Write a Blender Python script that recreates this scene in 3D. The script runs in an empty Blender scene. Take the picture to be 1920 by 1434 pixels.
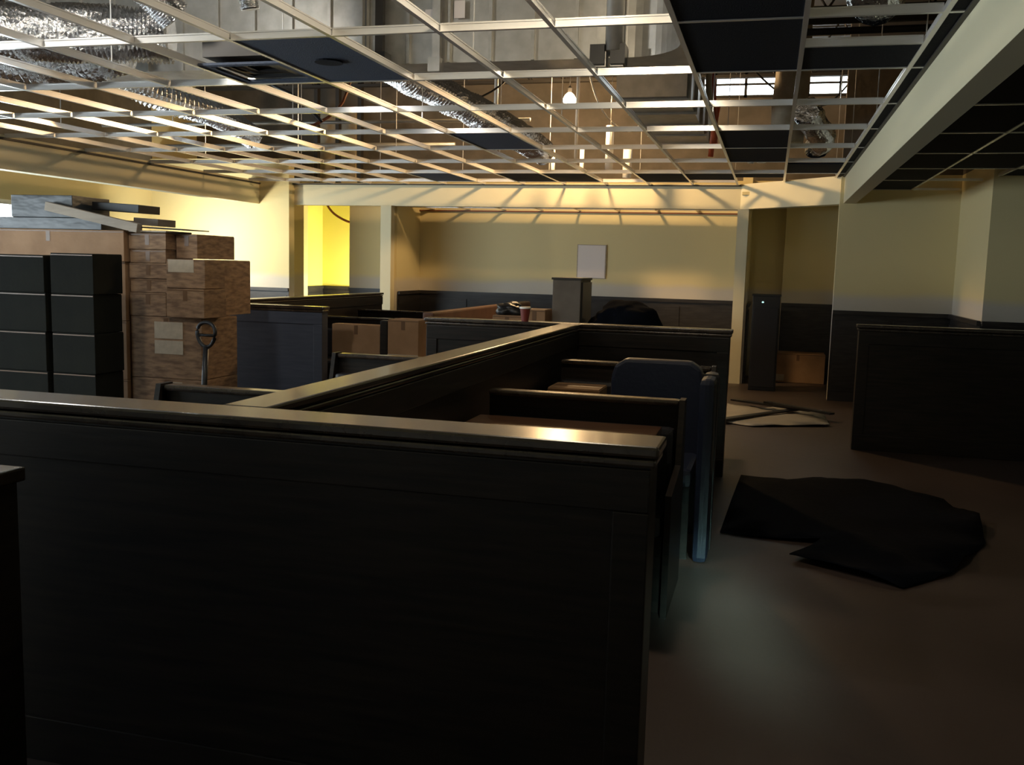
import bpy, bmesh, math, random
from mathutils import Vector, Matrix, noise
random.seed(7)
S = bpy.context.scene
C = S.collection

# ------------------------------------------------------------------ camera
cam = bpy.data.cameras.new('camera'); cam_o = bpy.data.objects.new('camera', cam); C.objects.link(cam_o)
cam.sensor_width = 36.0; cam.lens = 36.0*1792/1920; cam.clip_start = .05; cam.clip_end = 200
R = Matrix(((0.96506296, -0.05695258, 0.25575356),
            (0.26066802, 0.10972678, -0.95917267),
            (0.02656434, 0.99232879, 0.12073897)))
cam_o.matrix_world = Matrix.Translation((0, 0, 1.55)) @ R.to_4x4()
S.camera = cam_o

# ------------------------------------------------------------------ world, view
w = bpy.data.worlds.new('dusk'); S.world = w; w.use_nodes = True
w.node_tree.nodes['Background'].inputs[0].default_value = (.35, .45, .6, 1)
w.node_tree.nodes['Background'].inputs[1].default_value = .05
S.view_settings.view_transform = 'Standard'; S.view_settings.look = 'None'
S.view_settings.exposure = 0.75; S.view_settings.gamma = 1; S.view_settings.use_curve_mapping = False

# ------------------------------------------------------------------ daylight entering by the windows beside and behind the camera, plus an added floor beam
def area(name, loc, target, sx, sy, power, col, spread=180):
    l = bpy.data.lights.new(name, 'AREA'); l.shape = 'RECTANGLE'; l.size = sx; l.size_y = sy
    l.energy = power; l.color = col; l.spread = math.radians(spread)
    o = bpy.data.objects.new(name, l); C.objects.link(o); o.location = loc
    o.rotation_euler = (Vector(target)-Vector(loc)).to_track_quat('-Z', 'Y').to_euler()
    return o
area('daylight_side_windows', (-9.6, 4.9, 1.60), (0, 4.9, 2.0), 11.2, 1.2, 60, (.80, .90, 1.0))
area('daylight_rear_windows', (-3.2, -2.75, 1.6), (-3.2, 5, 2.2), 5.0, 1.5, .25, (.78, .9, 1.0))
area('floor_patch_beam', (1.5, -2.8, 2.2), (-.10, 4.35, 0), .25, .25, .95, (.55, .95, .85), 5)  # unseen narrow beam added to lay the teal light patch on the floor

# ------------------------------------------------------------------ materials
MATS = {}
def mat(name, col, rough=.6, metal=0, col2=None, scale=8, stretch=(1, 1, 1), bump=0, bscale=None, spec=.5, emit=None, es=0, coat=0, detail=4):
    m = bpy.data.materials.new(name); m.use_nodes = True; MATS[name] = m
    nt = m.node_tree; b = nt.nodes['Principled BSDF']
    b.inputs['Base Color'].default_value = (*col, 1); b.inputs['Roughness'].default_value = rough
    b.inputs['Metallic'].default_value = metal; b.inputs['Specular IOR Level'].default_value = spec
    if coat: b.inputs['Coat Weight'].default_value = coat; b.inputs['Coat Roughness'].default_value = .12
    if emit: b.inputs['Emission Color'].default_value = (*emit, 1); b.inputs['Emission Strength'].default_value = es
    if col2 or bump:
        tc = nt.nodes.new('ShaderNodeTexCoord'); mp = nt.nodes.new('ShaderNodeMapping')
        mp.inputs['Scale'].default_value = stretch
        nt.links.new(tc.outputs['Object'], mp.inputs['Vector'])
        nz = nt.nodes.new('ShaderNodeTexNoise'); nz.inputs['Scale'].default_value = scale; nz.inputs['Detail'].default_value = detail
        nt.links.new(mp.outputs['Vector'], nz.inputs['Vector'])
        if col2:
            rp = nt.nodes.new('ShaderNodeValToRGB')
            rp.color_ramp.elements[0].position = .35; rp.color_ramp.elements[1].position = .65
            rp.color_ramp.elements[0].color = (*col, 1); rp.color_ramp.elements[1].color = (*col2, 1)
            nt.links.new(nz.outputs['Fac'], rp.inputs['Fac']); nt.links.new(rp.outputs['Color'], b.inputs['Base Color'])
        if bump:
            n2 = nz
            if bscale:
                n2 = nt.nodes.new('ShaderNodeTexNoise'); n2.inputs['Scale'].default_value = bscale
                nt.links.new(mp.outputs['Vector'], n2.inputs['Vector'])
            bp = nt.nodes.new('ShaderNodeBump'); bp.inputs['Strength'].default_value = bump; bp.inputs['Distance'].default_value = .02
            nt.links.new(n2.outputs['Fac'], bp.inputs['Height']); nt.links.new(bp.outputs['Normal'], b.inputs['Normal'])
    return m

def wall_paint():
    """yellow paint that stops above the wainscot, where bare skim-coated board shows in a band"""
    m = mat('wall_paint', (.70, .60, .33), .75, spec=.25, bump=.05, scale=60)
    nt = m.node_tree; b = nt.nodes['Principled BSDF']
    g = nt.nodes.new('ShaderNodeNewGeometry'); sp = nt.nodes.new('ShaderNodeSeparateXYZ')
    nt.links.new(g.outputs['Position'], sp.inputs['Vector'])
    nz = nt.nodes.new('ShaderNodeTexNoise'); nz.inputs['Scale'].default_value = 1.3; nt.links.new(g.outputs['Position'], nz.inputs['Vector'])
    ad = nt.nodes.new('ShaderNodeMath'); ad.operation = 'MULTIPLY_ADD'; ad.inputs[1].default_value = .10
    nt.links.new(nz.outputs['Fac'], ad.inputs[0]); nt.links.new(sp.outputs['Z'], ad.inputs[2])
    mr = nt.nodes.new('ShaderNodeMapRange'); mr.interpolation_type = 'SMOOTHSTEP'
    mr.inputs['From Min'].default_value = 1.30; mr.inputs['From Max'].default_value = 1.42
    nt.links.new(ad.outputs[0], mr.inputs['Value'])
    mx = nt.nodes.new('ShaderNodeMix'); mx.data_type = 'RGBA'
    mx.inputs['A'].default_value = (.60, .55, .47, 1); mx.inputs['B'].default_value = (.70, .60, .33, 1)
    nt.links.new(mr.outputs['Result'], mx.inputs['Factor']); nt.links.new(mx.outputs['Result'], b.inputs['Base Color'])
    return m
M_WALL = wall_paint()
M_BULK = mat('bulkhead_paint', (.70, .64, .44), .7, spec=.25, bump=.05, scale=60)
M_HALL = mat('hall_paint', (.80, .74, .22), .8, spec=.2, bump=.05, scale=60)
M_BLOCK = mat('concrete_block', (.11, .095, .075), .9, col2=(.15, .125, .10), scale=4, bump=.2, bscale=12)
M_FLOOR = mat('floor_tile', (.055, .038, .032), .48, col2=(.072, .051, .044), scale=1.2, bump=.06, bscale=25)
M_WOOD = mat('dark_wood', (.007, .0055, .005), .40, col2=(.018, .013, .010), scale=5, stretch=(.7, .7, 9), bump=.05, coat=.05, spec=.32)
M_CAP = mat('dark_wood_cap', (.020, .014, .010), .26, col2=(.040, .028, .019), scale=4, stretch=(3, 1, 3), coat=.5)
M_TABLE = mat('brown_table_wood', (.075, .036, .020), .30, col2=(.11, .055, .030), scale=4, stretch=(1, 5, 1), coat=.4)
M_WAIN = mat('wainscot_wood', (.016, .014, .014), .45, col2=(.034, .030, .029), scale=4, stretch=(1, 1, 7), bump=.05)
M_BLUEGREY = mat('blue_grey_panel', (.040, .050, .075), .42, col2=(.055, .066, .095), scale=4, stretch=(1, 1, 9), bump=.04)  # blue-grey tint in place of dark wood on one partition's faces
M_VINYL = mat('dark_vinyl', (.012, .011, .014), .45, bump=.1, scale=40)
M_NAVY = mat('navy_vinyl', (.010, .014, .030), .42, bump=.1, scale=40)
M_REDV = mat('oxblood_vinyl', (.11, .050, .028), .5, col2=(.15, .07, .04), scale=6, bump=.08)
M_TEE = mat('tee_painted_steel', (.82, .81, .79), .26, .55)
M_TILE = mat('black_tile', (.010, .011, .016), .85, col2=(.016, .018, .026), scale=60, bump=.25, bscale=150, spec=.15)
M_TILE_LIT = mat('black_tile_lit', (.085, .10, .14), .8, col2=(.10, .12, .165), scale=60, bump=.25, bscale=150, spec=.2)  # black tile paled, the light from below is put into its colour
M_GALV = mat('galvanised_steel', (.42, .41, .38), .42, .75, col2=(.52, .51, .48), scale=9, bump=.08, bscale=6)
M_FOIL = mat('foil', (.80, .80, .80), .18, 1.0, bump=.9, scale=22, detail=6)
M_STEEL = mat('dark_steel', (.05, .045, .04), .55, .4)
M_DECK = mat('roof_deck_steel', (.10, .098, .09), .6, .3)
M_DUCTW = mat('insulation_wrap', (.38, .30, .19), .6, col2=(.50, .42, .30), scale=6, bump=.4, bscale=9)
M_PVC = mat('white_plastic', (.75, .74, .70), .4)
M_ORANGE = mat('orange_cable', (.55, .10, .03), .5)
M_BROWNC = mat('brown_cable', (.16, .045, .012), .5)
M_CARD = mat('cardboard', (.30, .17, .085), .8, col2=(.38, .225, .12), scale=5, bump=.08, bscale=30)
M_CARDP = mat('printed_cardboard', (.17, .098, .055), .8, col2=(.35, .215, .12), scale=9, stretch=(1, 1, 4), bump=.05)
M_CARDD = mat('dark_carton', (.0045, .005, .003), .85, col2=(.008, .0085, .005), scale=4, bump=.08, bscale=30, spec=.2)
M_TAPE = mat('carton_tape', (.16, .085, .04), .4)
M_LABEL = mat('paper_label', (.52, .44, .33), .8, col2=(.44, .37, .28), scale=20)
M_WRAP = mat('grey_plastic_wrap', (.022, .026, .03), .38, col2=(.055, .063, .068), scale=2.5, stretch=(1, 1, 2.5), bump=.35, bscale=5)
M_BOARD = mat('pale_board', (.33, .28, .22), .7, col2=(.40, .34, .27), scale=5, stretch=(1, 4, 8))
M_PAPER = mat('white_paper', (.74, .68, .66), .8)
M_CUP = mat('red_paper_cup', (.20, .035, .025), .5)
M_BLACK = mat('black_plastic', (.012, .012, .013), .4)
M_SHEET = mat('plastic_sheet', (.34, .32, .29), .4, bump=.5, scale=7)
M_TARP = mat('black_tarp', (.0035, .0045, .008), .9, bump=.3, scale=12, spec=.06)
M_GREYB = mat('grey_board', (.14, .115, .09), .7, col2=(.18, .15, .12), scale=6)
M_GLASS = mat('window_glow', (.1, .1, .1), .3, emit=(.80, .93, 1.0), es=7.5)
M_GLASSR = mat('dusk_window_glow', (.03, .03, .03), .3, emit=(.80, .93, 1.0), es=.03)
M_GLASS2 = mat('clerestory_glow', (.1, .1, .1), .3, emit=(.86, .97, 1.0), es=4.5)
def clear_bulb(name, col, es):
    m = bpy.data.materials.new(name); m.use_nodes = True; nt = m.node_tree; nt.nodes.remove(nt.nodes['Principled BSDF'])
    e = nt.nodes.new('ShaderNodeEmission'); e.inputs[0].default_value = (*col, 1); e.inputs[1].default_value = es
    t = nt.nodes.new('ShaderNodeBsdfTransparent'); a = nt.nodes.new('ShaderNodeAddShader')
    nt.links.new(e.outputs[0], a.inputs[0]); nt.links.new(t.outputs[0], a.inputs[1]); nt.links.new(a.outputs[0], nt.nodes['Material Output'].inputs[0])
    return m
M_BULB = clear_bulb('lit_bulb', (1.0, .72, .36), 30)
M_LAMP = mat('lit_lamp_glass', (1, .9, .8), .3, emit=(1.0, .90, .66), es=20)
M_RED = mat('red_plastic', (.40, .02, .02), .4)
M_GLINT = mat('painted_glint', (.2, .3, .3), .4, emit=(.6, 1, .95), es=.6)

# ------------------------------------------------------------------ helpers
class MB:
    def __init__(s): s.bm = bmesh.new()
    def box(s, x0, x1, y0, y1, z0, z1, rot=None, piv=None):
        g = bmesh.ops.create_cube(s.bm, size=1)['verts']
        for v in g:
            v.co = Vector((x0+(v.co.x+.5)*(x1-x0), y0+(v.co.y+.5)*(y1-y0), z0+(v.co.z+.5)*(z1-z0)))
        if rot is not None:
            p = Vector(piv) if piv else Vector(((x0+x1)/2, (y0+y1)/2, z0))
            for v in g: v.co = rot @ (v.co-p) + p
        return s
    def prism(s, pts, z0, z1):
        a = [s.bm.verts.new((x, y, z0)) for x, y in pts]; b = [s.bm.verts.new((x, y, z1)) for x, y in pts]
        n = len(pts); s.bm.faces.new(a[::-1]); s.bm.faces.new(b)
        for i in range(n): s.bm.faces.new((a[i], a[(i+1) % n], b[(i+1) % n], b[i]))
        return s
    def tube(s, pts, r, n=10, rf=None, cap=True):
        pts = [Vector(p) for p in pts]; rings = []
        up = Vector((0, 0, 1))
        for i, p in enumerate(pts):
            t = (pts[min(i+1, len(pts)-1)]-pts[max(i-1, 0)]).normalized()
            u = up if abs(t.dot(up)) < .95 else Vector((1, 0, 0))
            a = t.cross(u).normalized(); b = t.cross(a).normalized()
            ring = []
            for k in range(n):
                an = 2*math.pi*k/n; rr = rf(i, k, p) if rf else r
                ring.append(s.bm.verts.new(p+(a*math.cos(an)+b*math.sin(an))*rr))
            rings.append(ring)
        for A, B in zip(rings, rings[1:]):
            for k in range(n): s.bm.faces.new((A[k], A[(k+1) % n], B[(k+1) % n], B[k]))
        if cap: s.bm.faces.new(rings[0][::-1]); s.bm.faces.new(rings[-1])
        return s
    def lathe(s, prof, c, n=24):
        rings = [[s.bm.verts.new((c[0]+r*math.cos(2*math.pi*k/n), c[1]+r*math.sin(2*math.pi*k/n), c[2]+z)) for k in range(n)] for r, z in prof]
        for A, B in zip(rings, rings[1:]):
            for k in range(n): s.bm.faces.new((A[k], A[(k+1) % n], B[(k+1) % n], B[k]))
        s.bm.faces.new(rings[0][::-1]); s.bm.faces.new(rings[-1])
        return s
    def build(s, name, m, parent=None, bevel=0, seg=2, smooth=False):
        bm = s.bm; bmesh.ops.recalc_face_normals(bm, faces=bm.faces)
        if bevel: bmesh.ops.bevel(bm, geom=bm.edges[:], offset=bevel, segments=seg, affect='EDGES', profile=.6)
        xs = [v.co.x for v in bm.verts]; ys = [v.co.y for v in bm.verts]; zs = [v.co.z for v in bm.verts]
        c = Vector(((min(xs)+max(xs))/2, (min(ys)+max(ys))/2, min(zs)))
        for v in bm.verts: v.co -= c
        me = bpy.data.meshes.new(name); bm.to_mesh(me); bm.free(); me.materials.append(m)
        if smooth:
            for p in me.polygons: p.use_smooth = True
        o = bpy.data.objects.new(name, me); C.objects.link(o)
        o.location = c - (wloc(parent) if parent else Vector())
        if parent: o.parent = parent
        return o
def wloc(o):
    v = Vector(o.location); p = o.parent
    while p: v += Vector(p.location); p = p.parent
    return v
def tag(o, label, cat, group=None):
    o['label'] = label; o['category'] = cat
    if group: o['group'] = group
    return o
def thing(name, label, cat, loc, group=None):
    o = bpy.data.objects.new(name, None); C.objects.link(o); o.location = loc; o.empty_display_size = .1
    return tag(o, label, cat, group)
def struct(o): o['kind'] = 'structure'; return o
def sempty(name, loc=(0, 0, 0)):
    o = bpy.data.objects.new(name, None); C.objects.link(o); o.location = loc; return struct(o)
def copy_part(o, parent, dx, dy, dz=0):
    c = o.copy(); C.objects.link(c); c.parent = parent; c.location = Vector(o.location)+Vector((dx, dy, dz)); return c
def Bx(name, m, x0, x1, y0, y1, z0, z1, parent=None, bevel=0):
    return MB().box(x0, x1, y0, y1, z0, z1).build(name, m, parent, bevel)

ZC = 2.73       # main ceiling grid
ZB = 2.41       # underside of the bulkheads
ZD = 4.70       # roof deck
ZW = 1.12       # wainscot and booth height

# ================================================================== SHELL
struct(Bx('floor', M_FLOOR, -10, 6, -3, 19, -.1, 0))
deck = sempty('ceiling')
for i in range(46):
    y = -3+i*.48
    MB().prism([(-10, y), (6, y), (6, y+.40), (-10, y+.40)], ZD, ZD+.05).build('deck_pan', M_DECK, deck)
Bx('deck_top', M_DECK, -10, 6, -3, 19, ZD+.05, ZD+.1, deck)

# back wall of the far recess, full height; the lit hall opening is cut at x -7.67..-6.83
wb = sempty('wall_back')
Bx('wall_panel', M_WALL, -6.83, 1.1, 14.85, 15.0, 0, 2.9, wb)
Bx('wall_panel', M_BLOCK, -10, 1.1, 14.85, 15.0, 2.9, ZD, wb)
Bx('wall_panel', M_WALL, -8.6, -7.67, 14.85, 15.0, 0, 2.9, wb)
Bx('wall_panel', M_WALL, -7.67, -6.83, 14.85, 15.0, 2.49, 2.9, wb)
struct(Bx('wall_recess_left', M_WALL, -5.75, -5.58, 13.85, 14.85, 0, 2.45))
# the hall seen through the opening
wh = sempty('wall_hall')
Bx('wall_panel', M_HALL, -9.3, -5.2, 15.62, 15.75, 0, 3.2, wh)
Bx('wall_panel', M_HALL, -7.85, -7.70, 15.0, 15.62, 0, 3.2, wh)
Bx('wall_panel', M_HALL, -5.6, -5.4, 15.0, 15.62, 0, 3.2, wh)
Bx('wall_panel', M_HALL, -8, -5.4, 15.0, 15.75, 3.2, 3.3, wh)
# left bay end wall (frontal) and left wall
wl = sempty('wall_left')
Bx('wall_panel', M_WALL, -10, -7.25, 13.55, 13.72, 0, 3.1, wl)
Bx('wall_panel', M_WALL, -8.6, -8.45, 13.72, 14.85, 0, 2.9, wl)
Bx('wall_panel', M_WALL, -9.85, -9.7, 10.70, 13.6, 0, 2.75, wl)
Bx('wall_panel', M_BLOCK, -9.85, -9.7, 10.70, 13.6, 2.75, ZD, wl)
Bx('wall_panel', M_WALL, -9.85, -9.7, -3, 10.70, 0, .9, wl)
Bx('wall_panel', M_WALL, -9.85, -9.7, -3, 10.70, 2.24, 2.75, wl)
Bx('wall_panel', M_BLOCK, -9.85, -9.7, -3, 10.70, 2.75, ZD, wl)
Bx('wall_panel', M_WALL, -9.85, -9.7, -3, -.9, .9, 2.24, wl)
Bx('wall_panel', M_WALL, -10, -9.7, 13.6, 19, 0, ZD, wl)
# windows of the left wall
for k, (a, b) in enumerate(((-.9, 1.7), (1.8, 4.5), (4.6, 7.4), (7.5, 10.70))):
    wn = sempty('window_%d' % (k+1), (-9.78, (a+b)/2, .9))
    Bx('pane', M_GLASS, -9.80, -9.78, a+.06, b-.06, .96, 2.18, wn)
    for y in (a, (a+b)/2-.03, b-.06): Bx('window_frame', M_PVC, -9.83, -9.72, y, y+.06, .9, 2.24, wn)
    for zz in (.9, 2.18): Bx('window_frame', M_PVC, -9.83, -9.72, a, b, zz, zz+.06, wn)
    if k < 3: Bx('mullion', M_PVC, -9.85, -9.7, b, b+.1, .9, 2.24, wn)
# wall behind the camera
wr = sempty('wall_rear')
Bx('wall_panel', M_WALL, -10, 6, -3.1, -2.95, 0, .85, wr); Bx('wall_panel', M_WALL, -10, 6, -3.1, -2.95, 2.5, ZD, wr)
Bx('wall_panel', M_WALL, -10, -5.8, -3.1, -2.95, .85, 2.5, wr); Bx('wall_panel', M_WALL, -.6, 6, -3.1, -2.95, .85, 2.5, wr)
wn = sempty('window_5', (-3.2, -3.0, .85))
Bx('pane', M_GLASSR, -5.8, -.6, -3.06, -3.04, .85, 2.5, wn)
for x in (-5.8, -4.07, -2.34, -.66): Bx('window_frame', M_PVC, x, x+.06, -3.08, -2.92, .85, 2.5, wn)
# right side walls
wq = sempty('wall_right')
Bx('wall_panel', M_WALL, .75, 2.10, 12.40, 12.55, 0, 2.75, wq)
Bx('wall_panel', M_BLOCK, .75, 2.10, 12.40, 12.55, 2.75, ZD, wq)
Bx('wall_panel', M_WALL, 2.10, 2.25, 10.70, 12.55, 0, 2.75, wq)
Bx('wall_panel', M_BLOCK, 2.10, 2.25, 10.70, 12.55, 2.75, ZD, wq)
Bx('wall_panel', M_WALL, 2.25, 6, 10.70, 10.85, 0, 2.75, wq)
Bx('wall_panel', M_BLOCK, 2.25, 6, 10.70, 10.85, 2.75, ZD, wq)
Bx('wall_panel', M_WALL, 5.0, 5.15, -3, 10.8, 0, ZD, wq)
Bx('wall_panel', M_WALL, .95, 1.10, 12.55, 15.5, 0, 2.75, wq)
Bx('wall_panel', M_BLOCK, .95, 1.10, 12.55, 15.5, 2.75, ZD, wq)
# recess behind the angled bulkhead
wz = sempty('wall_recess_right')
Bx('wall_panel', M_WALL, -.45, -.32, 13.72, 14.85, 0, 2.9, wz)
Bx('wall_panel', M_WALL, .16, .95, 14.70, 14.85, 0, 2.9, wz)
Bx('wall_panel', M_WALL, -.45, .95, 13.6, 14.9, 2.6, 2.64, wz)
# bulkheads
MB().prism([(-7.25, 13.72), (-.47, 13.72), (-.47, 13.86), (-7.25, 13.86)], ZB, ZC+.02).build('wall_bulkhead_back', M_BULK)
MB().prism([(-.47, 13.72), (.79, 12.46), (.93, 12.50), (.93, 12.62), (-.41, 13.86), (-.47, 13.86)], ZB, ZC+.02).build('wall_bulkhead_angled', M_BULK)
MB().prism([(.79, -3), (.93, -3), (.93, 12.50), (.79, 12.46)], ZB, ZC+.03).build('wall_bulkhead_right', M_BULK)
MB().prism([(-7.92, -3), (-7.76, -3), (-7.76, 13.55), (-7.92, 13.55)], ZB, ZC+.03).build('wall_bulkhead_left', M_BULK)
for n in ('wall_bulkhead_back', 'wall_bulkhead_angled', 'wall_bulkhead_right', 'wall_bulkhead_left'): struct(bpy.data.objects[n])
# columns carrying the back bulkhead
struct(Bx('wall_column_left', M_BULK, -5.79, -5.62, 13.70, 13.87, 0, ZB))
struct(Bx('wall_column_right', M_BULK, -.50, -.35, 13.66, 13.82, 0, ZB))

# ------------------------------------------------------------------ wainscot with separate panels and a cap rail
def wains(n, x0, y0, x1, y1, h=ZW, gap=.82):
    """panels along a straight run from (x0,y0) to (x1,y1); proud side is to the right of the run"""
    t = sempty('trim_%d' % n, ((x0+x1)/2, (y0+y1)/2, 0)); d = Vector((x1-x0, y1-y0, 0)); L = d.length; d.normalize()
    nr = Vector((d.y, -d.x, 0)); k = max(1, round(L/gap)); a = math.atan2(d.y, d.x); rot = Matrix.Rotation(a, 3, 'Z')
    P = lambda u0, u1, v0, v1, z0, z1, nm: MB().box(x0+u0, x0+u1, y0-v1, y0-v0, z0, z1, rot, (x0, y0, 0)).build(nm, M_WAIN, t)
    P(0, L, 0, .012, 0, h-.03, 'backing')
    for i in range(k):
        P(L*i/k+.03, L*(i+1)/k-.03, .012, .028, .16, h-.12, 'panel')
    P(0, L, .012, .024, 0, .12, 'base_rail'); P(0, L, .012, .045, h-.05, h, 'cap_rail')
wains(1, -5.58, 14.85, -.45, 14.85)
wains(2, -9.7, 13.55, -7.25, 13.55)
wains(3, -5.58, 13.87, -5.58, 14.85)
wains(4, -6.83, 14.85, -5.75, 14.85)
wains(5, .75, 12.40, 2.10, 12.40)
wains(6, 2.10, 12.40, 2.10, 10.70)
wains(7, 2.10, 10.70, 5.0, 10.70)
wains(8, .16, 14.70, .95, 14.70)
wains(9, -9.7, 10.75, -9.7, 13.55)
wains(10, -.32, 13.82, -.32, 14.85)
wains(11, -7.70, 15.62, -5.6, 15.62)
wains(12, -7.70, 15.0, -7.70, 15.62)

# ------------------------------------------------------------------ suspended ceiling grid
W = .603; L = 1.206; X0 = .69; Y0 = 4.80
grid = sempty('ceiling_grid', (-3.5, 6, ZC))
def tee(x0, x1, y0, y1, name, parent):
    b = MB()
    if (y1-y0) > (x1-x0):
        c = (x0+x1)/2; b.box(c-.013, c+.013, y0, y1, ZC, ZC+.004); b.box(c-.003, c+.003, y0, y1, ZC+.004, ZC+.036); b.box(c-.006, c+.006, y0, y1, ZC+.036, ZC+.044)
    else:
        c = (y0+y1)/2; b.box(x0, x1, c-.013, c+.013, ZC, ZC+.004); b.box(x0, x1, c-.003, c+.003, ZC+.004, ZC+.036); b.box(x0, x1, c-.006, c+.006, ZC+.036, ZC+.044)
    return b.build(name, M_TEE, parent)
mains = [X0-W*k for k in range(14)]
base_tee = None
for k, x in enumerate(mains):
    yend = 12.54 if k == 0 else 13.14 if k == 1 else 13.70
    if yend == 13.70 and base_tee is not None:
        o = copy_part(base_tee, grid, x-bx, 0)
    else:
        o = tee(x-.02, x+.02, -2.9, yend, 'main_tee', grid)
        if yend == 13.70: base_tee, bx = o, x
rows = [Y0+L*k for k in range(-6, 8)]
ct = None
for y in rows:
    for k in range(13):
        xa, xb = mains[k+1], mains[k]
        if y > 13 and k < 2: continue
        if ct is None: ct = tee(xa+.013, xb-.013, y-.02, y+.02, 'cross_tee', grid); cx0, cy0 = xa, y
        else: copy_part(ct, grid, xa-cx0, y-cy0)
for y in (5.403, 4.197): copy_part(ct, grid, mains[1]-cx0, y-cy0)
for y in rows:                                   # short tees out to the bulkheads
    if y < 12.5: tee(X0+.013, .79, y-.02, y+.02, 'border_tee', grid)
    if y < 13.5: tee(-7.76, mains[-1]-.013, y-.02, y+.02, 'border_tee', grid)
# angles along the walls and black border tiles
Bx('wall_angle', M_STEEL, -7.76, -7.735, -3, 13.55, ZC-.02, ZC+.002, grid)
Bx('wall_angle', M_STEEL, .765, .79, -3, 12.46, ZC-.004, ZC+.018, grid)
Bx('wall_angle', M_STEEL, -7.25, -.47, 13.66, 13.72, ZC-.012, ZC+.004, grid)
for i in range(13): Bx('border_tile', M_TILE, X0+.015, .775, rows[i]+.016, min(rows[i+1], 12.5)-.016, ZC+.006, ZC+.02, grid)
def tile(ci, yi, m=M_TILE, half=None, hole=False):
    """ci: column between mains[ci+1] and mains[ci]; yi: row start y"""
    y1 = yi+(L if half is None else half)
    b = MB(); xa, xb = mains[ci+1]+.012, mains[ci]-.012
    b.box(xa, xb, yi+.012, y1-.012, ZC+.005, ZC+.021)
    o = b.build('ceiling_tile', m, grid, .002, 1)
    if hole:
        c = ((xa+xb)/2, (yi+y1)/2, ZC-.004)
        MB().lathe([(.055, 0), (.085, 0), (.085, .012), (.055, .012)], c, 20).build('downlight_trim', M_TILE, o)
    return o
r = lambda k: Y0+L*k
tile(1, r(0)); tile(1, r(-1)); tile(5, r(0), M_TILE_LIT, hole=True)
tile(5, r(3), M_TILE_LIT); tile(6, r(6)); tile(5, r(6)); tile(1, r(3)); tile(1, r(4)); tile(3, r(6)); tile(0, r(5)+.2, half=1.0)
tile(1, r(6), half=.55); tile(0, 5.403, half=.60); tile(2, r(6), half=.0+L*.75)
tile(0, r(-4)); tile(9, r(-3)); tile(8, r(6), M_TILE_LIT)
# square diffuser frame, dark
df = thing('ceiling_diffuser', 'dark square air diffuser with nested frames set in the ceiling grid', 'air vent', (mains[7]+.3, 5.70, ZC))
cxd, cyd = (mains[6]+mains[7])/2, 5.70
for q, (h, zz) in enumerate(((.29, 0), (.21, .018), (.13, .034))):
    b = MB()
    for (a0, a1, b0, b1) in ((-h, h, -h, -h+.055), (-h, h, h-.055, h), (-h, -h+.055, -h+.055, h-.055), (h-.055, h, -h+.055, h-.055)):
        b.box(cxd+a0, cxd+a1, cyd+b0, cyd+b1, ZC+.006+zz, ZC+.02+zz)
    b.build('frame', M_BLACK if q else M_TILE_LIT, df)
Bx('neck', M_STEEL, cxd-.27, cxd+.27, cyd-.27, cyd+.27, ZC+.06, ZC+.20, df)
# hanger wires up to the deck
hw = None; hg = sempty('ceiling_hangers', (-3.5, 9, ZD))
for k in range(0, 14, 2):
    for y in (5.4, 7.8, 10.2, 12.6):
        if hw is None: hw = MB().tube([(mains[k], y, ZC+.04), (mains[k], y, ZD)], .004, 5).build('hanger_wire', M_TEE, hg); hx, hy = mains[k], y
        else: copy_part(hw, hg, mains[k]-hx, y-hy)
# right bay lower ceiling, dark tiles in their own grid
rb = sempty('ceiling_right_bay', (3, 6, 2.575))
for i in range(7):
    for j in range(12):
        x, y = .94+i*.603, 12.39-1.206*(j+1)
        if x+.6 > 2.1 and y+1.19 > 10.7: 
            if j == 0 and i >= 2: continue
            if y < 10.7 and i >= 2: pass
        if (i, j) in ((1, 1), (1, 0), (2, 2)): continue
        yt = min(y+1.19, 10.68) if i >= 2 else y+1.19
        if yt-y < .1: continue
        Bx('ceiling_tile', M_TILE, x+.012, x+.591, y+.012, yt, 2.58, 2.595, rb)
for i in range(8): Bx('main_tee', M_TEE, .94+i*.603-.012, .94+i*.603+.012, -2.9, 12.39 if i < 2 else 10.69, 2.572, 2.60, rb)
for j in range(13): Bx('cross_tee', M_TEE, .94, 5.0 if j > 1 else 2.09, 12.38-1.206*j-.012, 12.38-1.206*j+.012, 2.572, 2.598, rb)
# recess ceiling grid (open)
rg = sempty('ceiling_recess', (-3, 14.3, 2.42))
for k in range(2, 11): Bx('main_tee', M_TEE, mains[k]-.014, mains[k]+.014, 13.86, 14.85, 2.43, 2.465, rg)
Bx('cross_tee', M_TEE, -5.58, -.45, 14.40, 14.428, 2.43, 2.46, rg)
Bx('wall_angle', M_BROWNC, -5.58, -.45, 14.80, 14.85, 2.40, 2.42, rg)

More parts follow.
